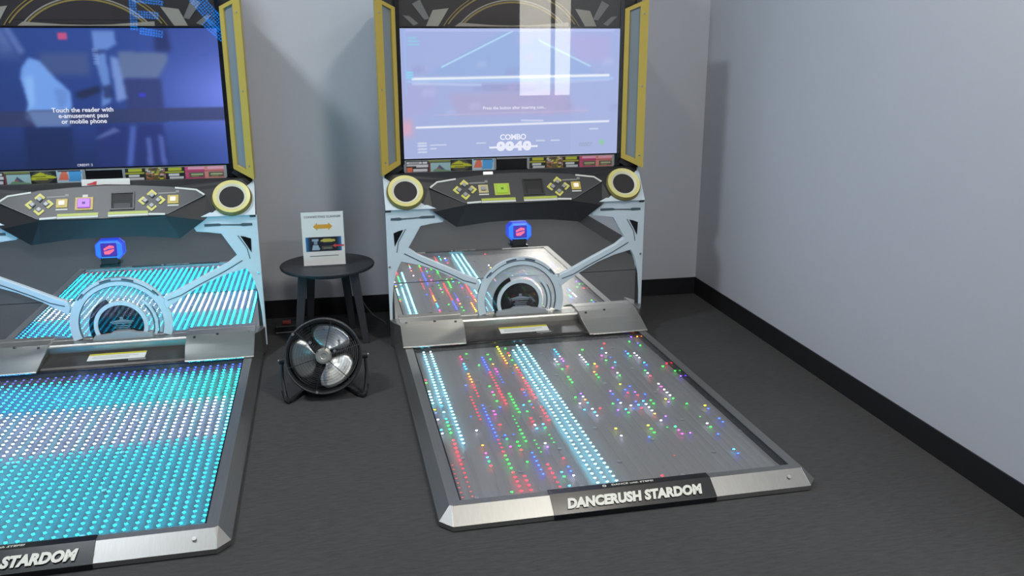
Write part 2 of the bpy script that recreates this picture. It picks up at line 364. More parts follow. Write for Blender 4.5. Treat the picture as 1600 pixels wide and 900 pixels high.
# ------------------------------------------------------------------ LED patterns
# colours of lit LEDs, then runs of equal LEDs: column, first row, last row, colour index
LED_COLOURS = [(110, 225, 255), (225, 225, 255), (20, 180, 255), (10, 220, 120), (8, 200, 24), (6, 70, 16), (12, 44, 255), (8, 26, 110),
               (255, 10, 24), (110, 8, 14), (50, 12, 12), (215, 215, 12), (255, 110, 14), (235, 30, 190), (95, 40, 255), (120, 220, 20)]
LED_RUNS = [
    0,11,11,8, 0,12,12,4, 0,15,19,0, 0,21,21,11, 0,22,22,6, 0,24,24,1, 0,27,27,2, 0,28,28,1, 0,36,43,10, 1,0,19,0, 1,20,20,2, 1,22,22,0, 1,24,25,3,
    1,26,26,4, 1,27,27,3, 1,28,28,4, 1,30,35,8, 1,36,39,9, 1,40,43,10, 2,0,0,1, 2,1,31,0, 4,24,24,7, 4,28,28,1, 4,32,32,12, 4,34,34,13, 4,35,35,2,
    4,36,36,4, 4,37,37,8, 5,14,14,6, 5,18,25,9, 5,43,43,4, 6,3,3,8, 6,4,4,13, 6,6,8,2, 6,10,13,12, 6,14,14,8, 6,15,18,9, 6,21,30,6, 6,31,33,9, 6,34,34,8,
    6,35,38,4, 6,39,43,8, 7,2,2,4, 7,23,24,13, 7,27,27,8, 7,30,30,6, 7,31,31,4, 7,33,33,13, 7,40,44,8, 8,7,7,4, 8,15,15,4, 8,17,17,13, 8,18,18,4,
    8,20,20,4, 8,22,22,6, 8,30,30,7, 8,32,33,4, 8,34,34,8, 8,37,37,4, 9,4,9,6, 9,10,10,8, 9,11,14,9, 9,15,21,8, 9,25,28,5, 9,29,32,4, 9,35,40,6,
    10,3,3,4, 10,5,5,4, 10,7,7,12, 10,9,10,13, 10,11,14,7, 10,18,24,4, 10,32,35,5, 10,38,40,8, 10,41,43,9, 11,22,22,2, 11,24,24,4, 11,26,27,8,
    11,28,28,1, 11,29,29,2, 11,33,33,1, 11,34,34,14, 11,40,40,2, 11,41,41,4, 11,43,43,2, 12,0,3,11, 12,4,7,12, 12,11,11,7, 12,17,17,8, 12,18,18,6,
    12,19,19,7, 12,21,21,4, 12,22,22,7, 12,23,23,9, 12,28,28,2, 12,29,29,4, 12,31,33,5, 12,37,37,8, 12,39,40,6, 12,41,41,1, 13,1,1,4, 13,3,3,8,
    13,4,4,11, 13,6,6,4, 13,8,9,12, 13,10,12,8, 13,13,13,12, 13,14,20,8, 13,23,27,8, 14,2,44,0, 15,0,44,0, 16,0,44,0, 18,21,21,4, 18,23,23,1, 18,25,25,2, 19,7,8,1, 19,9,9,4, 19,11,11,4, 19,14,16,4,
    19,20,20,14, 19,21,21,1, 19,22,22,12, 19,23,23,2, 19,25,25,1, 19,26,26,2, 19,27,27,1, 20,3,5,2, 20,6,6,1, 20,7,7,13, 20,8,8,14, 20,10,10,8,
    20,25,25,8, 20,31,31,11, 20,33,33,1, 21,43,43,8, 22,24,24,4, 22,26,26,14, 23,6,9,1, 23,10,10,3, 23,13,13,12, 23,14,15,4, 23,20,20,14, 23,21,21,6,
    23,23,23,6, 23,24,24,1, 23,26,26,2, 23,27,27,4, 23,34,34,6, 24,4,4,4, 24,10,10,11, 24,11,11,8, 24,25,25,1, 24,26,26,7, 24,31,31,11, 24,32,33,4,
    24,39,39,10, 25,18,18,11, 25,20,20,6, 25,21,21,8, 25,24,24,6, 25,25,25,2, 25,26,26,8, 26,7,7,13, 26,9,9,4, 26,12,12,13, 26,14,14,1, 26,15,15,4,
    26,19,19,6, 26,21,21,14, 26,22,22,8, 26,24,24,2, 26,25,27,1, 26,28,28,12, 26,30,30,1, 26,32,32,5, 27,4,4,2, 27,6,6,1, 27,8,8,7, 27,10,10,2,
    27,22,22,6, 27,24,25,4, 27,29,29,14, 27,32,32,3, 27,33,34,13, 28,2,2,8, 28,34,34,14, 29,24,24,11, 29,25,25,14, 30,6,6,6, 30,7,7,2, 30,8,8,4,
    30,14,14,4, 30,15,15,1, 30,16,16,8, 30,19,19,1, 30,20,20,13, 30,21,23,1, 30,24,24,4, 31,7,9,1, 31,11,11,2, 31,12,12,6, 31,26,26,4, 31,30,30,5,
    31,32,32,1, 31,33,33,4, 31,35,35,6, 31,39,39,2, 31,40,40,6, 32,2,2,4, 33,0,0,14, 33,3,3,6, 33,4,4,4, 33,13,13,4, 33,27,27,11, 33,28,28,6, 33,31,32,6,
    34,0,0,12, 34,12,12,8, 34,15,15,4, 34,17,17,14,
]
NC, NR = 35, 45
def left_grid():
    g = []
    for r in range(NR):
        row = []
        for c in range(NC):
            f = c / (NC - 1)
            if r < 2: col = (10, 22, 120) if c > 12 else (16, 18, 60)
            elif r >= 44: col = (90, 18, 32) if c < 27 else (16, 40, 90)
            elif 12 <= r < 24 + (1 if c < 20 else 0):
                col = (150, 166, 205) if c % 3 else (120, 180, 205)
                if c == NC - 1: col = (40, 215, 235)
            else:
                g_ = 0.75 + 0.25 * f if r < 12 else 1.0
                col = (4, int(150 + 70 * f * g_), int(235 - 35 * f)) if r < 12 else (3, 190, 220)
            row.append(col)
        g.append(row)
    return g
def right_grid():
    g = [[None] * NC for _ in range(NR)]
    for i in range(0, len(LED_RUNS), 4):
        c, r0, r1, k = LED_RUNS[i:i + 4]
        for r in range(r0, r1 + 1): g[r][c] = LED_COLOURS[k]
    return g

WI, YR, YF = 0.6067, -0.2388, -1.7993
def led_column(parent, c, grid, base, mat):
    """one column of the floor: a narrow carrier strip with its lit LEDs as small domes"""
    px, py = 2 * WI / NC, (YF - YR) / NR
    V, Fc, C4 = [], [], []
    x = -WI + (c + 0.5) * px
    for r in range(NR):
        col = grid[r][c]
        if col is None: continue
        y = YR + (r + 0.5) * py; k = len(V); rad = 0.0054 if mat is M_led_full or col == LED_COLOURS[0] else 0.0043
        lin = srgb(*col)
        V.append((x, y, base))
        for h, q in ((0.0002, 0.95), (0.0012, 0.95)):
            for j in range(6):
                a = j * math.pi / 3; V.append((x + rad * q * math.cos(a), y + 0.8 * rad * q * math.sin(a), base + h))
        V.append((x, y, base + 0.0016))
        for j in range(6):
            j2 = (j + 1) % 6
            Fc += [(k, k + 1 + j2, k + 1 + j), (k + 1 + j, k + 1 + j2, k + 7 + j2, k + 7 + j), (k + 7 + j, k + 7 + j2, k + 13)]
        C4 += [(*lin, 1)] * 14
    if not V: return
    k = len(V); n_led = len(Fc); hw = 0.0008
    for y in (YR - .004, YF + .004):
        for dx, dz in ((-hw, -.0012), (hw, -.0012), (hw, -.0002), (-hw, -.0002)): V.append((x + dx, y, base + dz))
    Fc += [(k, k + 1, k + 2, k + 3), (k + 7, k + 6, k + 5, k + 4)] + [(k + i, k + 4 + i, k + 4 + (i + 1) % 4, k + (i + 1) % 4) for i in range(4)]
    C4 += [(0, 0, 0, 1)] * 8
    me = bpy.data.meshes.new('led_strip'); me.from_pydata(V, [], Fc); me.update()
    at = me.attributes.new('print', 'FLOAT_COLOR', 'POINT'); at.data.foreach_set('color', np.array(C4).ravel())
    me.materials.append(mat); me.materials.append(M_rail)
    for p in me.polygons[n_led:]: p.material_index = 1
    o = bpy.data.objects.new('led_strip', me); COL.objects.link(o); o.parent = parent

# ------------------------------------------------------------------ flat prints
def right_screen(U, V):
    img = np.zeros(U.shape + (3,)); img[:] = (166, 180, 227)
    img += ((V - 0.5) * -14)[..., None] * np.array([0.4, 0.2, -0.4])
    img = over(img, blur(inpoly(U, V, [(.16, .70), (.5, 1.02), (.86, .70), (.9, .64), (.1, .64)]), 12) * 0.8, (150, 178, 228))
    img = over(img, blur(inpoly(U, V, [(.2, .5), (.75, .52), (.8, .33), (.25, .33)]), 25) * 0.6, (184, 168, 206))
    img = over(img, blur(inpoly(U, V, [(.0, .6), (.16, .62), (.16, .4), (.0, .3)]), 25) * 0.5, (178, 172, 222))
    img = over(img, blur(inpoly(U, V, [(.75, .95), (.95, .95), (.95, .75), (.8, .75)]), 25) * 0.5, (186, 170, 222))
    img = over(img, blur(inpoly(U, V, [(.0, .30), (.04, .30), (.04, .18), (.0, .18)]), 30) * 0.8, (232, 170, 190))
    img = over(img, blur(inpoly(U, V, [(.36, .58), (.61, .58), (.61, .52), (.36, .52)]), 2) * 0.45, (150, 150, 196))
    img = over(img, blur(inpoly(U, V, [(.35, .58), (.62, .58), (.62, .57), (.35, .57)]), 1) * 0.4, (200, 210, 240))
    for k in range(26):
        cx, cy = random.random(), 0.3 + 0.7 * random.random(); s = 0.01 + 0.03 * random.random()
        img = over(img, blur(inpoly(U, V, [(cx - s, cy - s), (cx + s, cy - s * .6), (cx + s * .8, cy + s), (cx - s * .7, cy + s * .8)]), 6) * 0.35, random.choice([(196, 204, 240), (150, 152, 205), (196, 176, 222)]))
    for a, b, wd, col, al in (((.18, .71), (.5, .98), .006, (190, 235, 255), .8), ((.62, .91), (.86, .71), .006, (190, 235, 255), .8), ((.05, .62), (.95, .635), .010, (240, 248, 255), .95),
                              ((.03, .60), (.97, .61), .012, (170, 205, 250), .6), ((.06, .245), (.955, .265), .008, (240, 244, 255), .95), ((.02, .5), (.02, .98), .006, (150, 200, 250), .5),
                              ((.05, .585), (.35, .57), .010, (205, 222, 250), .5), ((.65, .58), (.95, .6), .01, (200, 215, 250), .4), ((.03, .985), (.97, .985), .008, (190, 200, 245), .7),
                              ((.54, .285), (.64, .28), .006, (230, 235, 252), .7), ((.14, .34), (.86, .355), .004, (205, 190, 222), .6)):
        img = over(img, seg_mask(U, V, a, b, wd) * al, col)
    for y in (.93, .905, .88): img = over(img, seg_mask(U, V, (.035, y), (.07 + .01 * (y < .92), y), .006) * .7, (140, 215, 235))
    for y in (.67, .65, .63): img = over(img, seg_mask(U, V, (.025, y), (.05, y), .007) * .8, (140, 220, 250))
    for y in (.12, .10, .075, .05): img = over(img, seg_mask(U, V, (.065, y), (.10, y), .006) * .7, (235, 240, 252))
    for a, b, y in ((.12, .19, .105), (.12, .145, .075), (.33, .37, .11), (.61, .65, .12), (.68, .72, .12), (.865, .905, .205)):
        img = over(img, seg_mask(U, V, (a, y), (b, y), .004) * .8, (235, 238, 252))
    img = over(img, np.clip(1.6 - np.hypot((U - .925) * 1.78, V - .095) / .018, 0, 1), (140, 206, 160))
    edge = np.clip((0.012 - np.minimum(np.minimum(U, 1 - U) * 1.78, np.minimum(V, 1 - V))) / 0.012, 0, 1)
    return over(img, edge * 0.4, (200, 205, 250))
def left_screen(U, V):
    img = np.zeros(U.shape + (3,))
    t = np.clip((U - 0.55) / 0.45, 0, 1); s = np.clip(V * 1.1, 0, 1)
    img[:] = (30, 52, 120); img = over(img, s * 0.7 * (1 - t), (46, 78, 160)); img = over(img, t * (0.35 + 0.6 * np.exp(-((V - 0.52) / 0.3) ** 2)), (118, 138, 240))
    img = over(img, np.clip((0.3 - V) / 0.3, 0, 1) * 0.55 * (1 - t), (14, 28, 66)); img = over(img, np.clip((0.45 - U) / 0.45, 0, 1) * 0.35, (22, 46, 96))
    c = lambda pts: [(x / 1245 - .0, 1 - (y - 155) / 770) for x, y in pts]
    P = lambda pts, col, al, k=4: over(img, blur(inpoly(U, V, c(pts)), int(k * 1.8) + 1) * al, col)
    img = P([(380, 285), (610, 285), (610, 410), (380, 410)], (96, 108, 140), .45, 10)
    img = P([(750, 280), (990, 290), (990, 330), (930, 430), (750, 430)], (110, 128, 160), .75)
    img = P([(760, 430), (945, 430), (945, 600), (760, 600)], (48, 56, 110), .8, 5)
    img = P([(940, 160), (1000, 160), (1010, 280), (930, 280)], (30, 36, 84), .7, 8)
    img = P([(75, 300), (160, 330), (160, 500), (100, 520)], (36, 60, 108), .7, 6)
    img = P([(190, 160), (230, 160), (270, 280), (210, 290)], (112, 132, 190), .6, 4); img = P([(230, 150), (265, 150), (320, 280), (290, 300)], (120, 140, 200), .6, 4)
    img = P([(330, 310), (380, 330), (440, 420), (505, 500), (500, 600), (480, 685), (330, 690), (270, 640), (300, 560), (280, 420), (290, 370)], (118, 166, 240), .95, 3)
    img = P([(430, 480), (490, 490), (480, 560), (440, 600)], (96, 130, 200), .6, 4); img = P([(300, 420), (340, 400), (330, 560), (300, 600)], (150, 196, 252), .6, 4)
    img = P([(150, 200), (210, 220), (280, 280), (300, 330), (230, 330), (160, 300)], (64, 88, 150), .6, 6)
    img = P([(260, 680), (490, 690), (470, 920), (250, 920)], (18, 32, 80), .7, 8)
    img = P([(640, 170), (745, 170), (750, 240), (690, 280), (700, 420), (690, 560), (640, 590), (660, 470), (640, 330)], (112, 150, 220), .85, 3)
    img = P([(710, 300), (750, 320), (770, 540), (720, 560)], (150, 180, 240), .7, 4); img = P([(640, 270), (700, 270), (690, 290), (640, 300)], (40, 58, 120), .8, 2)
    img = P([(655, 470), (700, 460), (710, 530), (660, 540)], (30, 44, 96), .8, 3)
    img = P([(530, 500), (640, 465), (650, 500), (560, 540), (530, 525)], (26, 34, 70), .85, 3)
    img = P([(600, 690), (930, 680), (945, 925), (590, 925)], (34, 44, 112), .75, 6)
    img = P([(590, 760), (690, 700), (720, 720), (620, 760)], (110, 130, 190), .7, 3); img = P([(770, 690), (800, 690), (760, 920), (730, 920)], (92, 120, 210), .7, 4)
    img = P([(840, 760), (865, 760), (865, 920), (835, 920)], (110, 130, 210), .6, 3); img = P([(900, 740), (925, 760), (930, 920), (905, 920)], (110, 130, 210), .6, 3)
    img = P([(-10, 600), (1300, 595), (1300, 668), (-10, 690)], (52, 56, 92), .72, 1)
    img = P([(290, 600), (480, 600), (480, 685), (320, 690)], (120, 150, 205), .6, 3)
    img = P([(480, 180), (522, 180), (522, 215), (480, 215)], (210, 80, 130), .9, 1); img = P([(830, 508), (862, 508), (862, 532), (830, 532)], (60, 60, 220), .8, 1)
    for y in range(262, 350, 14): img = P([(628, y), (660, y), (660, y + 6), (628, y + 6)], (150, 170, 220), .7, 0)
    return img
def card_func(kind):
    rnd = random.Random(kind)
    def f(U, V):
        img = np.zeros(U.shape + (3,))
        R = lambda x0, x1, y0, y1, col: over(img, ((U >= x0) & (U <= x1) & (V >= y0) & (V <= y1)).astype(float), col)
        if kind == 0:
            img[:] = (34, 32, 34)
            for x0, x1, y0, y1 in ((.02, .7, .72, .92), (.75, .95, .75, .88), (.45, .98, .42, .62), (.02, .98, .55, .64), (.3, .95, .06, .26)): img = R(x0, x1, y0, y1, (205, 200, 205))
            img = R(.03, .28, .0, .42, (214, 110, 80)); img = R(.12, .6, .78, .84, (60, 58, 60))
        elif kind == 1:
            img[:] = (152, 180, 182); img = R(0, 1, .84, 1, (122, 124, 60)); img = R(0, 1, .76, .84, (50, 60, 66)); img = R(0, .1, 0, .76, (110, 56, 56))
            img = over(img, inpoly(U, V, [(.3, .1), (.5, .6), (.75, .15)]), (80, 84, 110)); img = over(img, inpoly(U, V, [(.15, 0), (.3, .25), (.9, .1), (1, 0)]), (108, 140, 110)); img = R(.36, .5, .2, .36, (150, 92, 84))
        elif kind == 2:
            img[:] = (38, 38, 36); img = over(img, (np.hypot(U - .45, (V - .5) * .8) < .42).astype(float) * .5, (110, 112, 90))
            img = over(img, inpoly(U, V, [(.0, .3), (.05, .62), (.4, .92), (.6, .72), (1.0, .52), (.95, .38), (.5, .28)]), (180, 178, 46)); img = R(.05, .6, .56, .62, (60, 60, 30)); img = R(.2, .9, .36, .40, (90, 90, 30))
        elif kind == 3:
            img[:] = (170, 190, 200); img = over(img, inpoly(U, V, [(.05, .2), (.2, .9), (.42, .9), (.45, .2)]), (214, 110, 84)); img = over(img, inpoly(U, V, [(.45, .1), (.5, .92), (.98, .9), (.92, .1)]), (76, 150, 206)); img = R(.05, .95, .9, 1, (50, 52, 64))
        elif kind in (4, 6):
            img[:] = (36, 36, 36); img = R(.15, .85, .72, .95, (176, 176, 50)); img = R(.0, .95, .52, .66, (168, 166, 48)); img = R(.15, .7, .3, .44, (205, 205, 205)); img = R(.2, .9, .05, .2, (196, 198, 200))
        elif kind == 5:
            img[:] = (96, 84, 50)
            for k in range(40):
                x, y = rnd.random(), rnd.random(); img = R(x, x + .16, y, y + .1, rnd.choice([(190, 186, 60), (190, 110, 90), (190, 180, 180), (52, 48, 40), (160, 90, 80)]))
        else:
            img[:] = (190, 72, 110) if kind == 7 else (206, 128, 120); img = R(.15, 1, .8, .95, (226, 160, 180)); img = R(.2, .98, .1, .55, (92, 88, 74))
            img = R(.3, .9, .3, .42, (170, 176, 130)); img = R(.35, .7, .16, .24, (150, 140, 90)); img = R(0, 1, .6, .66, (150, 52, 84))
        return img
    return f

# ------------------------------------------------------------------ the dance game machine
CHEV = [(0.0, 0.030), (0.030, 0.0), (0.022, -0.012), (0.0, 0.010), (-0.022, -0.012), (-0.030, 0.0)]
def rotp(p, a): c, s = math.cos(a), math.sin(a); return [(u * c - v * s, u * s + v * c) for u, v in p]
def make_machine(root, kind):
    right = kind == 'right'
    # --- upright cabinet: shell, shoulders, head
    FX = Fr((0, 0, 0), (0, 1, 0), (0, 0, 1), (1, 0, 0))       # side profile (y, z) extruded along x
    prof = [(.045, 0), (.045, .70), (.012, .725), (.142, .895), (.165, .90), (.165, 1.775), (.50, 1.775), (.50, 0)]
    def taper(bm):
        for v in bm.verts:
            if v.co.y > .3: v.co.x *= .925
        return bm
    obj('cabinet_body', taper(prism(B(), FX, prof, -.672, .672)), M_blk, root, bevel=.004)
    obj('marquee_head', box(B(), -.42, .42, .165, .46, 1.775, 2.16), M_blk, root, bevel=.01)  # unseen head, shaped narrow so its shadow stays off the back wall
    for s in (-1, 1):
        side = [(.03, .03), (.03, .70), (0, .73), (.13, .90), (.15, .905), (.15, 1.775), (.50, 1.775), (.50, .03)]
        fr = Fr((s * .672, 0, 0), (0, 1, 0), (0, 0, 1), (s, 0, 0))
        obj('side_panel', taper(prism(B(), fr, side, 0, .028)), pm('side_panel_black', srgb(46, 48, 52), .45), root)
    # --- lower front: mirror panels with pale frame
    F = FY(.03)
    obj('mirror_panel', rect(B(), F, -.672, .672, .337, .70, -.012, 0), M_mirror, root)
    obj('mirror_panel', rect(B(), F, -.672, .672, .06, .334, -.012, 0), M_mirror, root)
    LP = [(-.70, .728), (-.455, .728), (-.395, .676), (-.405, .656), (-.46, .650), (-.522, .640), (-.556, .582), (-.589, .526), (-.541, .489), (-.40, .420), (-.271, .354), (-.222, .335),
          (-.214, .300), (-.226, .267), (-.33, .338), (-.439, .395), (-.53, .430), (-.628, .455), (-.645, .425), (-.660, .385), (-.675, .32), (-.684, .22), (-.688, .04), (-.70, .04)]
    TRI = [(-.663, .609), (-.635, .620), (-.612, .625), (-.640, .575), (-.660, .537)]
    SLOT = [(-.676, .676), (-.674, .688), (-.63, .690), (-.615, .685), (-.53, .688), (-.515, .693), (-.446, .693), (-.446, .680), (-.515, .680), (-.53, .682), (-.615, .678), (-.63, .674)]
    GR = [(-.612, .498), (-.52, .446), (-.38, .378), (-.30, .334), (-.235, .313)]
    GR2 = [(-.650, .505), (-.640, .560), (-.600, .628)]
    for s, fl in ((-1, lambda p: p), (1, lambda p: mir(p, .006))):
        fm = obj('lower_frame', prism(B(), F, fl(LP), .001, .018), M_white, root, bevel=.003)
        obj('frame_vent', prism(B(), F, fl(TRI), .0175, .0195), M_smoke, fm)
        obj('frame_slot', prism(B(), F, fl(SLOT), .0175, .0195), M_groove, fm)
        obj('frame_groove', stroke(stroke(B(), F, fl(GR), .005, .0175, .0192), F, fl(GR2), .004, .0175, .0192), M_groove, fm)
        sp = [(.53, .722), (.51, .69), (.56, .668), (.70, .668)]
        obj('frame_screw', disc(B(), F, s * .690, .43, .006, .018, .022, 10), M_bolt, fm)
    # ring emblem in the middle of the mirror
    cx, cz = .0117, .203
    a0, a1 = -18, 198
    rg = obj('emblem_ring', ring(B(), F, cx, cz, .200, .240, .001, .014, a0, a1, 64), M_white, root, smooth=False)
    obj('ring_groove', ring(B(), F, cx, cz, .222, .226, .0135, .0155, 40, 140, 40), M_groove, rg)
    for b0, b1 in ((70, 84), (96, 110), (36, 46), (134, 144)):
        obj('ring_notch', ring(B(), F, cx, cz, .228, .236, .0135, .0155, b0, b1, 10), M_groove, rg)
    obj('ring_line', ring(B(), F, cx, cz, .196, .200, .001, .006, a0, a1, 64), M_groove, rg)
    obj('ring_film', ring(B(), F, cx, cz, .130, .197, .0006, .0010, a0, a1, 64), film_mat(), rg)
    inn = obj('inner_ring', ring(B(), F, cx - .004, cz - .01, .108, .127, .001, .012, -30, 210, 56), M_white, root)
    obj('inner_disc', disc(B(), F, cx - .004, cz - .01, .108, .0008, .004, 48), M_smoke, inn)
    obj('dark_arc', ring(B(), F, cx - .004, cz - .01, .128, .150, .0008, .004, 112, 205, 30), M_smoke, inn)
    obj('dark_arc', ring(B(), F, cx - .004, cz - .01, .152, .157, .0008, .003, -18, 40, 24), M_groove, inn)
    obj('pale_arc', ring(B(), F, cx - .004, cz - .01, .160, .172, .0008, .003, -20, 48, 24), M_white, inn)
    obj('dark_arc', ring(B(), F, cx - .004, cz - .01, .176, .180, .0008, .003, -18, 30, 24), M_groove, inn)
    bm = B(); e = (cx, .212)
    for u0, u1, v0, v1 in ((-.008, .008, .012, .026), (-.055, .055, -.002, .003), (-.046, .046, -.010, -.005), (-.03, .04, -.022, -.018), (-.036, .034, -.032, -.028), (-.03, .036, -.042, -.038), (-.02, .022, -.054, -.050)):
        rect(bm, F, e[0] + u0, e[0] + u1, e[1] + v0, e[1] + v1, .004, .0046)
    prism(bm, F, [(e[0] - .05, e[1] + .003), (e[0], e[1] + .014), (e[0] + .05, e[1] + .003)], .004, .0046)
    obj('emblem_print', bm, pm('emblem_grey', srgb(120, 132, 140), .4), inn)
    obj('ring_base', prism(B(), F, [(-.15, .09), (.17, .09), (.15, .150), (.075, .160), (.06, .168), (-.03, .168), (-.045, .158), (-.12, .150)], .001, .03), pm('ring_base_grey', srgb(150, 156, 160), .4), root, bevel=.003)
    # --- console: faceted black hull on the slope, hex face plate, controls
    S3 = lambda u, v, n: SL.p(u, v, n)
    bm = B()
    outer = [S3(-.69, .108, .003), S3(-.69, .082, .003), S3(-.505, -.078, .004), Vector((-.455, -.004, .715)), Vector((-.336, -.006, .630)), Vector((-.30, -.006, .634)), Vector((-.17, -.012, .650)), Vector((0, -.014, .656))]
    inner = [S3(-.30, .055, .024), S3(-.335, .046, .024), S3(-.43, .031, .022), S3(-.47, .0, .020), S3(-.28, -.106, .030), S3(0, -.112, .032)]
    mx_ = lambda p: Vector((-p.x, p.y, p.z))
    OL = [bm.verts.new(p) for p in outer]; IL = [bm.verts.new(p) for p in inner]
    OR = [bm.verts.new(mx_(p)) for p in outer[:-1]] + [OL[-1]]; IR = [bm.verts.new(mx_(p)) for p in inner[:-1]] + [IL[-1]]
    topI = bm.verts.new(S3(0, .075, .024)); topO = bm.verts.new(S3(0, .108, .003))
    UL = [bm.verts.new(Vector((p.x, .03, p.z - .004))) for p in outer[3:]]; UR = [bm.verts.new(Vector((-p.x, .03, p.z - .004))) for p in outer[3:-1]] + [UL[-1]]
    for O_, I_, Un in ((OL, IL, UL), (OR, IR, UR)):
        for f in ([topO, O_[0], I_[0], topI], [O_[0], O_[1], I_[1], I_[0]], [O_[1], O_[2], I_[3], I_[2]], [O_[1], I_[2], I_[1]], [O_[2], O_[3], I_[3]], [O_[3], I_[4], I_[3]], [O_[3], O_[4], I_[4]], [O_[4], O_[5], I_[4]], [O_[5], O_[6], I_[4]], [O_[6], O_[7], I_[5], I_[4]]):
            bm.faces.new(f)
        for i in range(3, 7): bm.faces.new((O_[i], O_[i + 1], Un[i - 2], Un[i - 3]))
    con = obj('console', bm, M_blk, root)
    FC = Fr(SL.p(0, 0, .024), SL.U, SL.V, SL.N)
    HEX = [(-.30, .055), (-.335, .046), (-.43, .031), (-.468, .0), (-.28, -.104), (0, -.109), (.28, -.104), (.468, .0), (.43, .031), (.335, .046), (.30, .055), (.15, .068), (0, .073), (-.15, .068)]
    cp = obj('control_panel', prism(B(), FC, HEX, -.004, .008), M_blk_face, root, bevel=.002)
    for s in (-1, 1):
        q = lambda p: [(s * a, b) for a, b in p]
        obj('panel_trim', stroke(B(), FC, q([(.325, .045), (.425, .030), (.463, .0)]), .009, .0078, .0105), M_print, cp)
        obj('panel_trim', stroke(B(), FC, q([(.205, -.094), (.280, -.098)]), .010, .0078, .0105), M_print, cp)
        obj('panel_crease', stroke(B(), FC, q([(.462, -.002), (.290, -.098)]), .003, .0078, .0092), pm('crease_grey', srgb(96, 98, 100), .4), cp)
        obj('lime_strip', rect(B(), FC, *sorted((s * .022, s * .203)), -.090, -.076, .0078, .011), M_lime, cp)
        obj('white_strip', rect(B(), FC, *sorted((s * .022, s * .203)), -.101, -.091, .0078, .011), M_print, cp)
    for dx_ in (-.284, .219):
        for k in range(4):
            a = k * math.pi / 2; c, s_ = math.cos(a + math.pi / 2), math.sin(a + math.pi / 2)
            bu, bv = dx_ + .030 * c, -.021 + .028 * s_
            obj('arrow_bezel', prism(B(), FC, [(dx_ + .040 * c + u * .8, -.021 + .036 * s_ + v * .8) for u, v in rotp(CHEV, a)], .0078, .012), M_chev, cp)
            obj('arrow_button', prism(B(), FC, [(bu + u, bv + v) for u, v in rotp([(0, .014), (.014, 0), (0, -.014), (-.014, 0)], 0)], .0078, .018), M_key, cp, bevel=.002)
    for u, lit in ((-.186, not right), (.317, True)):
        obj('start_bezel', rect(B(), FC, u - .026, u + .026, -.043, .005, .0078, .012), M_yel if right is False or u > 0 else pm('bezel_cream', srgb(190, 178, 130), .45), cp, bevel=.002)
        obj('start_button', rect(B(), FC, u - .013, u + .013, -.030, -.008, .012, .020), emat('lit_button_white', (1, .95, .8), .9) if lit else M_key, cp, bevel=.002)
        obj('button_caption', rect(B(), FC, u - .026, u + .026, -.054, -.047, .0078, .0085), M_print, cp)
        obj('button_caption', stroke(B(), FC, [(u - .070, .018), (u + .012, .019)], .008, .0078, .0085), pm('caption_grey', srgb(130, 130, 126), .5), cp)
        obj('button_caption', rect(B(), FC, u + .012, u + .028, .018, .032, .0078, .0085), pm('caption_grey', srgb(130, 130, 126), .5), cp)
    obj('select_bezel', rect(B(), FC, -.128, -.046, -.060, .010, .0078, .012), M_lime if right else M_yel, cp, bevel=.003)
    sb = obj('select_button', rect(B(), FC, -.116, -.058, -.050, .000, .012, .019), emat('lit_button_lime', srgb(170, 215, 40), .75) if right else emat('lit_button_purple', srgb(176, 90, 240), .95), cp, bevel=.003)
    obj('select_symbol', rect(B(), FC, -.094, -.080, -.031, -.019, .0185, .0195), pm('symbol_green' if right else 'symbol_violet', srgb(90, 120, 30) if right else srgb(90, 40, 140), .5), cp)
    bm = B()
    for u0, u1, v0, v1 in ((.028, .036, -.066, .032), (.132, .140, -.066, .032), (.036, .132, .024, .032), (.036, .132, -.066, -.058)): rect(bm, FC, u0, u1, v0, v1, .0078, .013)
    obj('coin_tray_rim', bm, M_blk, cp)
    obj('coin_tray', prism(B(), FC, [(.036, -.058), (.132, -.058), (.132, .024), (.036, .024)], .0078, .0088), pm('tray_black', srgb(12, 12, 14), .6), cp)
    obj('coin_tray_lip', rect(B(), FC, .048, .122, -.058, -.030, .0085, .011), pm('tray_dark', srgb(24, 24, 27), .5), cp)
    if right:
        obj('edge_highlight', rect(B(), FC, -.175, -.125, .066, .080, .004, .014), pm('highlight_white_glow', srgb(240, 240, 235), .3, emit=(1, 1, .95), estr=.6), cp)  # glowing block painting a bright highlight on the console edge
    else:
        FN = Fr(SL.p(0, .098, .018), SL.U, Vector((0, .25, .97)).normalized(), Vector((0, -.97, .25)).normalized())
        nt_ = obj('notice_sticker', rect(B(), FN, -.107, .113, -.020, .016, 0, .003), M_paper, root)
        obj('sticker_mark', prism(B(), FN, [(-.082, -.012), (-.04, -.012), (-.038, .006), (-.05, .004), (-.062, -.002), (-.082, -.006)], .0025, .0036), M_red, nt_)
        obj('sticker_tab', rect(B(), FC, -.096, -.072, .010, .024, .0078, .0095), M_print, cp)
    # --- white shoulders and round speakers on the slope
    for s in (-1, 1):
        q = lambda p: [(s * a, b) for a, b in p]
        obj('shoulder_panel', prism(B(), SL, q([(.70, -.106), (.70, .100), (.655, .085), (.50, -.075), (.44, -.106)]), -.004, .0025), M_white, root)
        sp = obj('speaker', ring(B(), SL, s * .591, -.011, .070, .090, 0, .030, seg=48, n_in=.026), pm('speaker_pale_yellow', srgb(214, 206, 132), .42), root)
        obj('speaker_lip', ring(B(), SL, s * .591, -.011, .060, .072, .002, .028, seg=48, n_in=.021), pm('speaker_cream', srgb(216, 214, 190), .4), sp)
        obj('speaker_rim', ring(B(), SL, s * .591, -.011, .089, .097, 0, .016, seg=48, n_in=.026), pm('speaker_bronze', srgb(122, 112, 56), .45), sp)
        obj('speaker_grille', disc(B(), SL, s * .591, -.011, .062, .001, .020, 40), M_grille, sp)
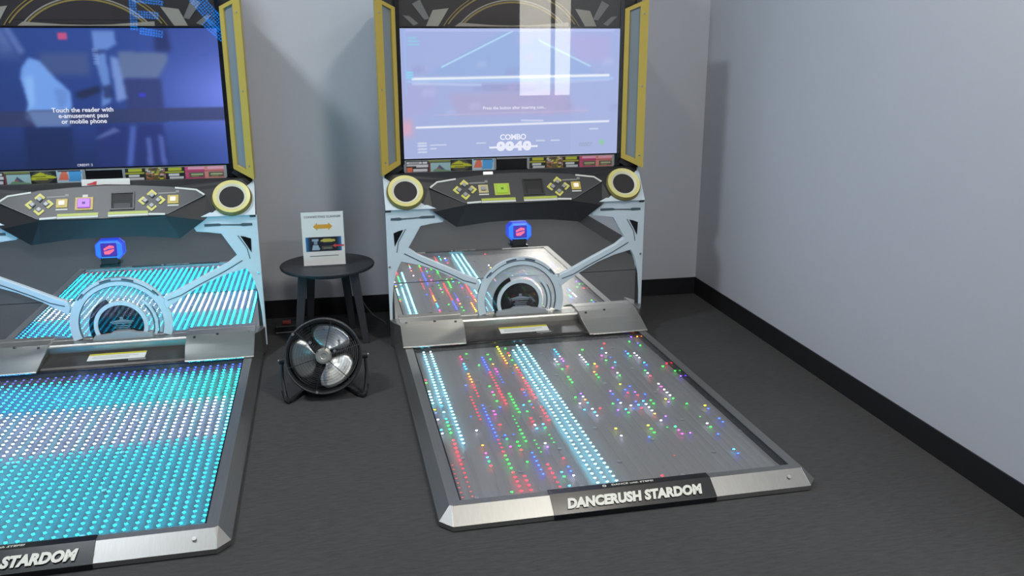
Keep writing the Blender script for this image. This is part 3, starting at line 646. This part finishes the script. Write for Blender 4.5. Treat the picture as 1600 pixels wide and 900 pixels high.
    # --- screen block
    G = FY(.165)
    scr = painted('screen', G, -.5817, .5817, .9725, 1.6267, .016, 256, 144, right_screen if right else left_screen, M_scr, root, back=.012)
    GS = FY(.148)
    if right:
        tw = emat('screen_text_white', srgb(238, 240, 255), 1.0); td = emat('screen_text_grey', srgb(150, 156, 190), 1.0)
        text('screen_text', 'COMBO', GS, 0, 1.072, .040, tw, scr, weight=.0012, spacing=.95)
        text('screen_text', '0040', GS, .005, 1.023, .062, tw, scr, weight=.0042, spacing=1.14, xs=1.35)
        obj('screen_text', stroke(B(), GS, [(-.13, 1.020), (.135, 1.022)], .010, .0002, .0008), tw, scr)
        text('screen_text', 'Press the button after inserting coin...', GS, .01, 1.226, .0225, tw, scr, weight=.0002)
        text('screen_text', '00007', GS, .40, 1.023, .030, td, scr, shear=.15)
    else:
        tw = emat('screen_text_white', srgb(238, 240, 255), 1.0)
        text('screen_text', 'Touch the reader with\ne-amusement pass\nor mobile phone', GS, -.067, 1.222, .030, tw, scr, weight=.0005)
        text('screen_text', 'CREDIT: 2', GS, -.09, .985, .016, tw, scr)
    bm = B()
    rect(bm, G, -.605, -.5817, .945, 1.77, .002, .022); rect(bm, G, .5817, .605, .945, 1.77, .002, .022)
    rect(bm, G, -.5817, .5817, 1.6267, 1.636, .002, .020); rect(bm, G, -.5817, .5817, .966, .9725, .002, .020)
    obj('screen_bezel', bm, M_blk_gloss, root)
    obj('front_glass', rect(B(), G, -.602, .602, .9735, 1.775, .0225, .0255), M_glass, root)
    # marquee print above the screen
    mp = obj('marquee_board', rect(B(), G, -.60, .60, 1.636, 1.775, .002, .010), pm('marquee_black', srgb(40, 37, 38), .5), root)
    cu, cv, Rr = 0.0, 1.455, .300
    def arc(nm, r0, r1, mat, n1, lo=1.638, hi=1.774):
        seg = 60; bm = None; pr = None
        for i in range(seg + 1):
            ok = False
            if i < seg:
                P_ = [(cu + r * math.cos(math.pi * j / seg) * 1.12, cv + r * math.sin(math.pi * j / seg)) for r, j in ((r0, i), (r1, i), (r1, i + 1), (r0, i + 1))]
                ok = all(lo <= v <= hi for u, v in P_)
            if ok:
                if bm is None: bm = B()
                prism(bm, G, P_, .0098, n1)
            elif bm is not None:
                obj(nm, bm, mat, mp); bm = None
    arc('marquee_arc', .296, .304, M_gold, .0125); arc('marquee_arc', .308, .314, M_tan, .0125)
    arc('marquee_arc', .352, .358, M_gold, .0125); arc('marquee_arc', .366, .370, M_gold, .0125)
    obj('marquee_disc', prism(B(), G, [(.30 * 1.1 * math.cos(math.radians(a)), 1.66 + .125 * math.sin(math.radians(a))) for a in range(2, 179, 8)], .0098, .0115), pm('marquee_brown', srgb(46, 38, 40), .5), mp)
    obj('marquee_crescent', prism(B(), G, [(-.275, 1.655), (-.1, 1.643), (0, 1.641), (.1, 1.643), (.30, 1.658), (.30, 1.637), (-.30, 1.637)], .0098, .0128), M_tan, mp)
    for p in ([(-.447, 1.638), (-.411, 1.715), (-.330, 1.725), (-.385, 1.638)],):
        for q in (p, mir(p, .004)): obj('marquee_panel', prism(B(), G, q, .0098, .0135), M_tan, mp)
    for p in ([(-.515, 1.745), (-.475, 1.765), (-.429, 1.674), (-.455, 1.668)], [(-.563, 1.690), (-.53, 1.686), (-.485, 1.650), (-.51, 1.640)]):
        for q in (p, mir(p, .004)): obj('marquee_panel', prism(B(), G, q, .0098, .0128), pm('marquee_grey', srgb(112, 112, 110), .45), mp)
    # instruction plates under the screen
    FP = FY(.148)
    obj('card_shelf', rect(B(), FP, -.60, .60, .893, .9655, -.006, .0005), M_blk_gloss, root)
    obj('shelf_edge', rect(B(), FP, -.090, .076, .958, .966, .0004, .003), pm('shelf_edge_grey', srgb(130, 130, 128), .4), root)
    for u0, u1, kinds in ((-.586, -.094, (0, 1, 2, 3)), (.076, .568, (4, 5, 6, 7, 8))):
        pl = obj('instruction_plate', prism(B(), FP, [(u0 + .012, .896), (u1 - .012, .896), (u1, .906), (u1, .965), (u0, .965), (u0, .906)], .0004, .004), pm('plate_grey', srgb(140, 146, 150), .35), root)
        wd = (u1 - u0 - .026) / len(kinds)
        for i, k in enumerate(kinds):
            painted('instruction_card', FP, u0 + .013 + i * wd, u0 + .013 + (i + 1) * wd, .903, .962, .0052, 28, 16, card_func(k), M_card, pl, back=.001)
    # side light wings
    for s in (-1, 1):
        out = [(s * .708, .062, .898), (s * .708, .062, 1.772), (s * .606, .140, 1.727), (s * .606, .140, .947)]
        O3 = [Vector(p) for p in out]; c = sum(O3, Vector()) / 4
        ins = [Vector((s * .672, .0895, .945)), Vector((s * .672, .0895, 1.738)), Vector((s * .626, .1247, 1.717)), Vector((s * .626, .1247, .966))]
        nrm = (O3[1] - O3[0]).cross(O3[3] - O3[0]).normalized(); nrm = nrm if nrm.y < 0 else -nrm
        bm = B()
        f0 = [bm.verts.new(p + nrm * .006) for p in O3]; g0 = [bm.verts.new(p + nrm * .006) for p in ins]
        f1 = [bm.verts.new(Vector((p.x, .150 if i > 1 else .135, p.z))) for i, p in enumerate(O3)]; g1 = [bm.verts.new(p - nrm * .012) for p in ins]
        for i in range(4):
            j = (i + 1) % 4
            bm.faces.new((f0[i], f0[j], g0[j], g0[i])); bm.faces.new((f0[i], f0[j], f1[j], f1[i])); bm.faces.new((g0[i], g0[j], g1[j], g1[i])); bm.faces.new((f1[i], f1[j], g1[j], g1[i]))
        wg = obj('light_wing', bm, M_yel, root)
        bm = B(); vs = [bm.verts.new(p - nrm * .004) for p in ins]; vb = [bm.verts.new(p - nrm * .010) for p in ins]
        bm.faces.new(vs); bm.faces.new(vb[::-1])
        for i in range(4): bm.faces.new((vs[i], vs[(i + 1) % 4], vb[(i + 1) % 4], vb[i]))
        obj('wing_diffuser', bm, M_frost, wg)
        for z in (.965, 1.33, 1.70): obj('wing_screw', disc(B(), Fr(Vector((s * .690, .0757, z)), (s * -.79, .61, 0), (0, 0, 1), nrm), 0, 0, .005, .004, .009, 8), M_bolt, wg)
        obj('wing_bracket', prism(B(), FY(.150), [(s * .606, .945), (s * .700, .893), (s * .640, .893), (s * .590, .925)] if s > 0 else [(-.606, .945), (-.590, .925), (-.640, .893), (-.700, .893)], 0, .02), M_blk, root)
    # lit pass reader on a short stalk
    RF = Fr((.003, -.004, .590), (1, 0, 0), (0, .12, .993), (0, -.993, .12))
    def octo(a, b, c): return [(-a + c, -b), (a - c, -b), (a, -b + c), (a, b - c), (a - c, b), (-a + c, b), (-a, b - c), (-a, -b + c)]
    rd = obj('pass_reader', prism(B(), RF, octo(.064, .048, .022), -.026, 0), emat('reader_blue', srgb(52, 86, 250), .85), root, bevel=.004)
    bm = B()
    oA, oB = octo(.060, .044, .021), octo(.037, .033, .004)
    vA = [bm.verts.new(RF.p(u, v, .0005)) for u, v in oA]; vB = [bm.verts.new(RF.p(u, v, .005)) for u, v in oB]
    for i in range(8): bm.faces.new((vA[i], vA[(i + 1) % 8], vB[(i + 1) % 8], vB[i]))
    obj('reader_glow', bm, emat('reader_cyan', srgb(40, 130, 255), 1.0), rd)
    obj('reader_window', rect(B(), RF, -.035, .035, -.031, .031, .0005, .0055), emat('reader_violet', srgb(70, 40, 190), .8), rd)
    obj('reader_symbol', prism(prism(B(), RF, [(-.024, .006), (.004, .022), (.024, .018), (.026, .008), (-.002, .004), (-.022, -.004)], .0052, .0062), RF, [(-.024, -.008), (.0, -.002), (.024, .004), (.024, -.006), (.002, -.022), (-.020, -.022)], .0052, .0062), emat('reader_pink', srgb(250, 110, 150), 1.0), rd)
    obj('reader_stalk', prism(B(), FY(-.015), [(-.036, .512), (.036, .512), (.040, .56), (-.040, .56)], -.042, -.004), M_blk, root, bevel=.003)
    obj('reader_foot', rect(B(), FY(-.015), -.045, .045, .506, .518, -.044, .0), M_blk_gloss, root)
    # --- dance stage
    bm = B(); rings = []
    bot = [(-.684, .03), (-.684, -1.849), (-.6435, -1.894), (.6435, -1.894), (.684, -1.849), (.684, .03)]
    top = [(-.645, .03), (-.645, -1.822), (-.634, -1.8306), (.634, -1.8306), (.645, -1.822), (.645, .03)]
    win_ = [(-WI, -.19), (-WI, YF), (-WI, YF), (WI, YF), (WI, YF), (WI, -.19)]
    for pts, z in ((bot, 0.004), (bot, .0206), (top, .0607), (win_, .0607), (win_, .0190)): rings.append([bm.verts.new((x, y, z)) for x, y in pts])
    for a, b in zip(rings, rings[1:]):
        for i in range(5): bm.faces.new((a[i], a[i + 1], b[i + 1], b[i]))
    st = obj('stage_frame', bm, M_steel, root)
    obj('stage_skirt', prism(B(), FZ(0), [(x * .992, y * .994) for x, y in bot], 0, .006), M_blk, st)
    obj('corner_seam', stroke(B(), Fr((0, -1.8306, .0607), (1, 0, 0), (0, .8474, .531), (0, -.531, .8474)), [(-.637, 0), (-.6435, -.0745)], .003, -.0005, .0008), M_bolt, st)
    obj('corner_seam', stroke(B(), Fr((0, -1.8306, .0607), (1, 0, 0), (0, .8474, .531), (0, -.531, .8474)), [(.637, 0), (.6435, -.0745)], .003, -.0005, .0008), M_bolt, st)
    obj('stage_base', box(B(), -WI + .001, WI - .001, YF + .001, -.10, .020, .0290), M_deck if right else M_deck_dark, root)
    for r in range(10):
        for c in range(7):
            x, y = -.53 + c * .19 - .01, -1.742 + r * .152
            if y < -.3 and (r + c) % 2 == 0: obj('spacer_stud', disc(B(), FZ(.029), x, y, .009, 0, .004, 12), pm('stud_grey', srgb(160, 162, 166), .4, metal=.6), root)
    grid = right_grid() if right else left_grid()
    for c in range(NC): led_column(root, c, grid, .0415, M_led if right else M_led_full)
    obj('stage_glass', box(B(), -WI + .0065, WI - .0065, YF + .0005, -.20, .0545, .0575), M_floor_glass, root)
    for x0, x1, y0, y1 in ((-WI + .0005, -WI + .006, YF + .0005, -.20), (WI - .006, WI - .0005, YF + .0005, -.20)):
        obj('recess_shadow_strip', box(B(), x0, x1, y0, y1, .029, .0585), M_blk_gloss, root)  # black strips painting the depth shadow along the recess edges
    obj('recess_shadow_strip', box(B(), -WI + .006, WI - .006, -.2235, -.20, .029, .0600), M_blk_gloss, root)
    # rear: steel hinge covers, rail, recessed tray with warning label
    for s in (-1, 1):
        x0, x1 = (.330, .655)
        bm = B()
        pr = [(.028, .060), (-.228, .060), (-.236, .064), (-.232, .070), (-.118, .112), (-.040, .138), (.028, .142)]
        fr = Fr((0, 0, 0), (0, 1, 0), (0, 0, 1), (s, 0, 0))
        a = [bm.verts.new(fr.p(y, z, x0 - (.010 if z > .10 else 0.0))) for y, z in pr]; b = [bm.verts.new(fr.p(y, z, x1)) for y, z in pr]
        bm.faces.new(a[::-1]); bm.faces.new(b); k = len(pr)
        for i in range(k): bm.faces.new((a[i], a[(i + 1) % k], b[(i + 1) % k], b[i]))
        hc = obj('hinge_cover', bm, M_steel_x, root, bevel=.003)
        fs = Fr((0, -.079, .125), (1, 0, 0), (0, .949, .316), (0, -.316, .949))
        for u, v, m in ((.36, .02, M_blk), (.47, .035, M_blk), (.62, .035, M_bolt)): obj('cover_screw', disc(B(), fs, s * u, v, .007, -.001, .003, 10), m, hc)
        obj('cover_trim', stroke(B(), Fr((0, -.2375, .066), (1, 0, 0), (0, .1, .99), (0, -1, .1)), [(s * .35, 0), (s * .645, 0)], .004, 0, .002), M_bolt, hc)
        obj('cabinet_foot', prism(B(), FZ(0), [(s * .655, .03), (s * .655, -.10), (s * .684, -.05), (s * .70, -.002), (s * .70, .03)][::s], 0.006, .142), M_steel, root, bevel=.003)
    obj('rear_rail', prism(B(), Fr((0, 0, 0), (0, 1, 0), (0, 0, 1), (1, 0, 0)), [(.028, .06), (-.035, .06), (-.035, .118), (-.028, .128), (.028, .132)], -.325, .325), M_steel_x, root, bevel=.003)
    tr_ = obj('rear_tray', prism(B(), Fr((0, 0, 0), (0, 1, 0), (0, 0, 1), (1, 0, 0)), [(-.03, .055), (-.03, .088), (-.185, .068), (-.195, .060), (-.195, .055)], -.335, .335), pm('tray_dark_steel', srgb(70, 66, 64), .3, metal=.5), root)
    FT = Fr((0, -.108, .0782), (1, 0, 0), (0, .9917, .128), (0, -.128, .9917))
    lb = obj('warning_label', rect(B(), FT, -.131, .133, -.036, .036, -.0005, .0012), M_paper, root)
    obj('label_stripe', rect(B(), FT, -.131, .133, .018, .036, .001, .0016), pm('label_yellow', srgb(200, 190, 60), .6), lb)
    obj('label_print', stroke(stroke(B(), FT, [(-.11, .002), (.10, .002)], .004, .001, .0015), FT, [(-.11, -.014), (.06, -.014)], .004, .001, .0015), pm('label_grey', srgb(150, 150, 150), .6), lb)
    obj('tray_label', rect(B(), FT, .06, .14, -.056, -.042, -.0005, .001), pm('label_grey', srgb(150, 150, 150), .6), root)
    # brand plate over the front edge
    FXX = Fr((0, 0, 0), (0, 1, 0), (0, 0, 1), (1, 0, 0))
    bp = obj('brand_plate', prism(B(), FXX, [(-1.797, .0600), (-1.797, .0632), (-1.831, .0640), (-1.8975, .0222), (-1.8975, .004), (-1.8942, .004), (-1.8942, .0206), (-1.8306, .0607)], -.302, .283), M_blk_gloss, root)
    FB = Fr((-.010, -1.8306 - .0335, .0607 - .0178), (1, 0, 0), (0, .8474, .531), (0, -.531, .8474))
    lt = pm('brand_silver', srgb(205, 206, 196), .4)
    text('brand_lettering', 'DANCERUSH STARDOM', FB, 0, -.006, .0485, lt, bp, n=.0042, ext=.001, shear=.22, weight=.0029, spacing=1.03, xs=.90)
    FB2 = Fr((-.0, -1.814, .0640), (1, 0, 0), (0, 1, .01), (0, 0, 1))
    text('brand_tagline', 'DANCE with STEPS!', FB2, .0, 0, .0145, lt, bp, n=.0008, ext=.0004, shear=.15, weight=.0003, xs=1.25)
    obj('tagline_mark', ring(B(), FB2, -.102, 0, .0035, .007, 0, .0008, seg=16), lt, bp)
    obj('plate_edge', stroke(B(), Fr((0, -1.8978, .022), (1, 0, 0), (0, 0, 1), (0, -1, 0)), [(-.302, 0), (.283, 0)], .002, 0, .0008), M_bolt, bp)
    obj('frame_screw', disc(B(), FB, .585, .004, .007, .0, .004, 10), M_bolt, st)

mr_ = empty('dance_game_machine', (0, 0, 0))
tag(mr_, 'dance arcade machine by the right wall with pale lavender screen and scattered multicoloured floor lights', 'arcade machine', 'dance game machines')
make_machine(mr_, 'right')
ml_ = empty('dance_game_machine', (-2.0432, .0283, 0), .0073)
tag(ml_, 'dance arcade machine at left with dark blue screen and floor fully lit in turquoise dots', 'arcade machine', 'dance game machines')
make_machine(ml_, 'left')

# ------------------------------------------------------------------ stool with sign
SX, SY, SZ = -1.008, .212, .420
st = empty('side_stool', (SX, SY, 0)); tag(st, 'round black stool with four splayed legs standing between the two machines', 'stool')
bm = B(); prof = [(0, -.022), (.238, -.022), (.246, -.016), (.249, -.006), (.246, -.001), (.240, 0), (0, 0)]; rs = []
for r, z in prof[1:-1]: rs.append([bm.verts.new((r * math.cos(2 * math.pi * i / 56), r * math.sin(2 * math.pi * i / 56), SZ + z)) for i in range(56)])
bm.faces.new(rs[0][::-1]); bm.faces.new(rs[-1])
for a, b in zip(rs, rs[1:]):
    for i in range(56): bm.faces.new((a[i], a[(i + 1) % 56], b[(i + 1) % 56], b[i]))
obj('stool_top', bm, M_stool, st)
bm = B(); ring(bm, FZ(SZ - .052), 0, 0, .130, .146, 0, .030, seg=32); obj('apron', bm, M_stool, st)
for (tx, ty), (fx, fy) in ((((-.128, -.085)), (-.175, -.125)), ((.133, -.085), (.182, -.125)), ((.085, .115), (.118, .155)), ((-.088, .115), (-.118, .155))):
    bm = B(); hw0, hw1 = .024, .018
    a = [bm.verts.new((tx + dx_ * hw0, ty + dy_ * hw0, SZ - .022)) for dx_, dy_ in ((-1, -1), (1, -1), (1, 1), (-1, 1))]
    b = [bm.verts.new((fx + dx_ * hw1, fy + dy_ * hw1, 0.0)) for dx_, dy_ in ((-1, -1), (1, -1), (1, 1), (-1, 1))]
    bm.faces.new(a); bm.faces.new(b[::-1])
    for i in range(4): bm.faces.new((a[i], a[(i + 1) % 4], b[(i + 1) % 4], b[i]))
    obj('leg', bm, M_stool, st, bevel=.004)
# acrylic sign holder
sg = empty('sign_holder', (-1.02, .150, SZ + .0005), .0); tag(sg, 'clear upright sign holder with white notice and orange double arrow on the stool', 'sign')
tl = math.radians(4); FS = Fr((0, 0, 0), (1, 0, 0), (0, math.sin(tl), math.cos(tl)), (0, -math.cos(tl), math.sin(tl)))
M_acr = glass_mat()
bm = B(); rect(bm, FS, -.111, .111, .003, .292, .0016, .0034); rect(bm, FS, -.111, .111, .003, .292, -.0034, -.0016); rect(bm, FZ(0), -.111, .111, -.004, .075, 0, .003)
obj('acrylic_stand', bm, M_acr, sg)
pp = obj('notice_sheet', rect(B(), FS, -.108, .108, .006, .288, -.001, .001), M_paper, sg)
text('notice_heading', 'CONNECTING SCANNER', FS, 0, .262, .0165, M_dprint, pp, n=.0012, ext=.0003, weight=.0002, shear=.1)
A_ = [(-.050, .211), (-.028, .232), (-.028, .222), (.028, .222), (.028, .232), (.050, .211), (.028, .190), (.028, .200), (-.028, .200), (-.028, .190)]
obj('double_arrow', prism(B(), FS, A_, .001, .0015), pm('arrow_orange', srgb(214, 160, 56), .6), pp)
def notice_pic(U, V):
    img = np.zeros(U.shape + (3,)); img[:] = (26, 28, 40)
    e = np.clip((0.14 - np.minimum(U, 1 - U)) / .14, 0, 1); img = over(img, e, (50, 130, 190))
    R = lambda x0, x1, y0, y1, col: over(img, ((U >= x0) & (U <= x1) & (V >= y0) & (V <= y1)).astype(float), col)
    img = R(.18, .36, .72, .88, (150, 170, 186)); img = R(.22, .32, .5, .72, (130, 150, 166)); img = over(img, inpoly(U, V, [(.16, .08), (.2, .45), (.34, .45), (.40, .12)]), (160, 180, 196))
    img = over(img, inpoly(U, V, [(.40, .74), (.5, .86), (.8, .84), (.84, .7), (.7, .62), (.45, .66)]), (190, 180, 80)); img = R(.45, .74, .12, .38, (84, 78, 70)); img = R(.5, .7, .18, .24, (120, 130, 110))
    return img
painted('notice_picture', FS, -.092, .092, .080, .156, .0014, 60, 26, notice_pic, M_card, pp, back=.0005)
obj('red_pointer', prism(B(), FS, [(.044, .108), (.062, .118), (.062, .112), (.104, .112), (.104, .104), (.062, .104), (.062, .098)], .0012, .0022), M_red, pp)
obj('notice_line', stroke(B(), FS, [(-.075, .055), (.075, .056)], .0032, .001, .0014), M_dprint, pp)

# ------------------------------------------------------------------ floor fan
FXc, FYc, FZc = -1.044, -.600, .186
fan = empty('floor_fan', (FXc, FYc, 0)); tag(fan, 'small black drum floor fan with three metal blades in front of the stool', 'fan')
tlt = math.radians(16)
FF = Fr((0, 0, FZc), (1, 0, 0), (0, math.sin(tlt), math.cos(tlt)), (0, -math.cos(tlt), math.sin(tlt)))
M_fan = pm('fan_black', srgb(34, 36, 40), .42)
obj('drum', ring(B(), FF, 0, 0, .160, .170, -.085, .045, seg=64), M_fan, fan)
def circ(r, n, k=56): return [FF.p(r * math.cos(2 * math.pi * i / k), r * math.sin(2 * math.pi * i / k), n) for i in range(k)]
bm = B()
for nn in (.045, -.085): tube(bm, circ(.167, nn), .0055, 8, True)
obj('drum_rim', bm, M_fan, fan)
gr = B()
for i, r in enumerate(np.linspace(.046, .156, 10)): tube(gr, circ(r, .052 + .012 * (1 - (r / .16) ** 2), 40), .0006, 4, True)
for k in range(6):
    a = k * math.pi / 3 + .26; tube(gr, [FF.p(r * math.cos(a), r * math.sin(a), .051 + .012 * (1 - (r / .16) ** 2)) for r in (.03, .09, .166)], .0018, 5)
obj('front_grille', gr, M_fan, fan)
gr = B()
for r in np.linspace(.03, .158, 16): tube(gr, circ(r, -.088, 36), .0030, 4, True)
for k in range(4):
    a = k * math.pi / 2 + .4; tube(gr, [FF.p(r * math.cos(a), r * math.sin(a), -.088) for r in (.0, .166)], .003, 5)
obj('rear_grille', gr, M_fan, fan)
obj('motor', disc(B(), FF, 0, 0, .055, -.082, -.015, 32), pm('motor_dark', srgb(26, 27, 30), .5), fan)
hb = B(); disc(hb, FF, 0, 0, .036, -.015, .030, 32); ring(hb, FF, 0, 0, .012, .030, .029, .034, seg=28)
obj('hub_cap', hb, pm('hub_metal', srgb(190, 190, 180), .32, metal=.8), fan, bevel=.004)
blm = pm('fan_blade_metal', srgb(190, 194, 194), .28, metal=.85, noise=((14, 14, 14), .15))
for k, a0 in enumerate((math.radians(78), math.radians(198), math.radians(-40))):
    bm = B(); rows = []
    for i in range(9):
        t = i / 8; r = .030 + .118 * t; wdt = math.radians(26 + 30 * math.sin(min(1, t * 1.25) * math.pi * .62)) * (1.15 - .35 * t); swp = math.radians(-14 * t)
        row = []
        for j in range(8):
            s = j / 7 - .5; a = a0 + swp + s * 2 * wdt * (1.0 - .18 * (t > .9) - .10 * (t > .97)); n = -.002 - s * .040 * (1 - .3 * t) + .006 * (0.25 - s * s)
            row.append(bm.verts.new(FF.p(r * math.cos(a), r * math.sin(a), n)))
        rows.append(row)
    for r0, r1 in zip(rows, rows[1:]):
        for j in range(7): bm.faces.new((r0[j], r0[j + 1], r1[j + 1], r1[j]))
    o = obj('blade', bm, blm, fan, smooth=True); md = o.modifiers.new('thick', 'SOLIDIFY'); md.thickness = .0016
for u, v in ((-.055, .066), (.072, .066), (.050, .022), (-.128, .108), (-.038, -.158)): obj('grille_screw', disc(B(), FF, u, v, .0065, .050, .062, 12), M_bolt, fan)
for s in (-1, 1):
    bm = B(); tube(bm, [(s * .186, 0, .176), (s * .188, -.02, .10), (s * .176, -.070, .016), (s * .165, -.080, .009), (s * .150, -.068, .008), (s * .085, .055, .008), (s * .06, .06, .008)], .008, 8)
    obj('stand_leg', bm, M_fan, fan)
    bm = B(); tube(bm, [(s * .184, -.035, .045), (s * .172, -.074, .013), (s * .164, -.082, .010), (s * .140, -.05, .010)], .0115, 8); obj('rubber_foot', bm, pm('rubber_black', srgb(14, 14, 16), .8), fan)
    fr = Fr((s * .166, 0, FZc - .01), (0, 1, 0), (0, 0, 1), (s, 0, 0)); kb = obj('tilt_knob', disc(B(), fr, 0, 0, .016, 0, .030, 16), M_fan, fan)
    obj('knob_bolt', disc(B(), fr, 0, 0, .007, .030, .036, 10), M_bolt, kb)
obj('stand_crossbar', tube(B(), [(-.066, .06, .008), (.066, .06, .008)], .0085, 8), M_fan, fan)

# ------------------------------------------------------------------ power box and cable by the baseboard
pw = empty('power_strip', (-1.255, .38, 0), .06); tag(pw, 'small dark power box with red switch on the carpet beside the left machine', 'power strip')
obj('strip_body', box(B(), -.062, .062, -.045, .045, .002, .045), pm('strip_black', srgb(30, 30, 33), .4), pw, bevel=.004)
obj('strip_edge', box(B(), -.060, .060, -.0475, -.044, .006, .011), pm('strip_edge_grey', srgb(150, 152, 150), .4), pw)
obj('red_switch', box(B(), -.022, .026, -.012, .018, .045, .060), pm('switch_red', srgb(150, 62, 48), .5), pw, bevel=.003)
cb = obj('power_cable', tube(B(), [(-.845, .585, .150), (-.835, .570, .120), (-.80, .540, .06), (-.765, .505, .022), (-.73, .47, .006), (-.71, .42, .005), (-.70, .36, .005)], .0045, 8), pm('cable_grey', srgb(90, 92, 92), .5), smooth=True)
tag(cb, 'thin grey power cable running down behind the stool to the carpet', 'cable')
pgx = obj('power_adapter', box(B(), -.70, -.655 - .03, .40, .46, .003, .022), pm('adapter_dark', srgb(52, 54, 56), .45), bevel=.004)
bpy.data.objects.remove(pgx)

# ------------------------------------------------------------------ ceiling fixtures (overhead, out of view)
for i, (lx, ly, sx, sy, p, c_) in enumerate(LAMPS):
    lf = empty('ceiling_light', (lx, ly, CEIL)); tag(lf, ('small square ceiling light above the left stage', 'small square ceiling light above the gap with the stool', 'small square ceiling light above the right stage', 'wide ceiling light panel behind the viewer', 'wide ceiling light panel near the window')[i], 'light')
    bm = B()
    for x0, x1, y0, y1 in ((-sx / 2, sx / 2, -sy / 2, -sy / 2 + .02), (-sx / 2, sx / 2, sy / 2 - .02, sy / 2), (-sx / 2, -sx / 2 + .02, -sy / 2, sy / 2), (sx / 2 - .02, sx / 2, -sy / 2, sy / 2)): box(bm, x0, x1, y0, y1, -.035, 0)
    obj('fixture_frame', bm, M_ceil, lf)
    obj('fixture_diffuser', box(B(), -sx / 2 + .02, sx / 2 - .02, -sy / 2 + .02, sy / 2 - .02, -.02, -.012), pm('lamp_diffuser_%s' % 'abcde'[i], (.8, .8, .8), .5, emit=c_, estr=3.0), lf)
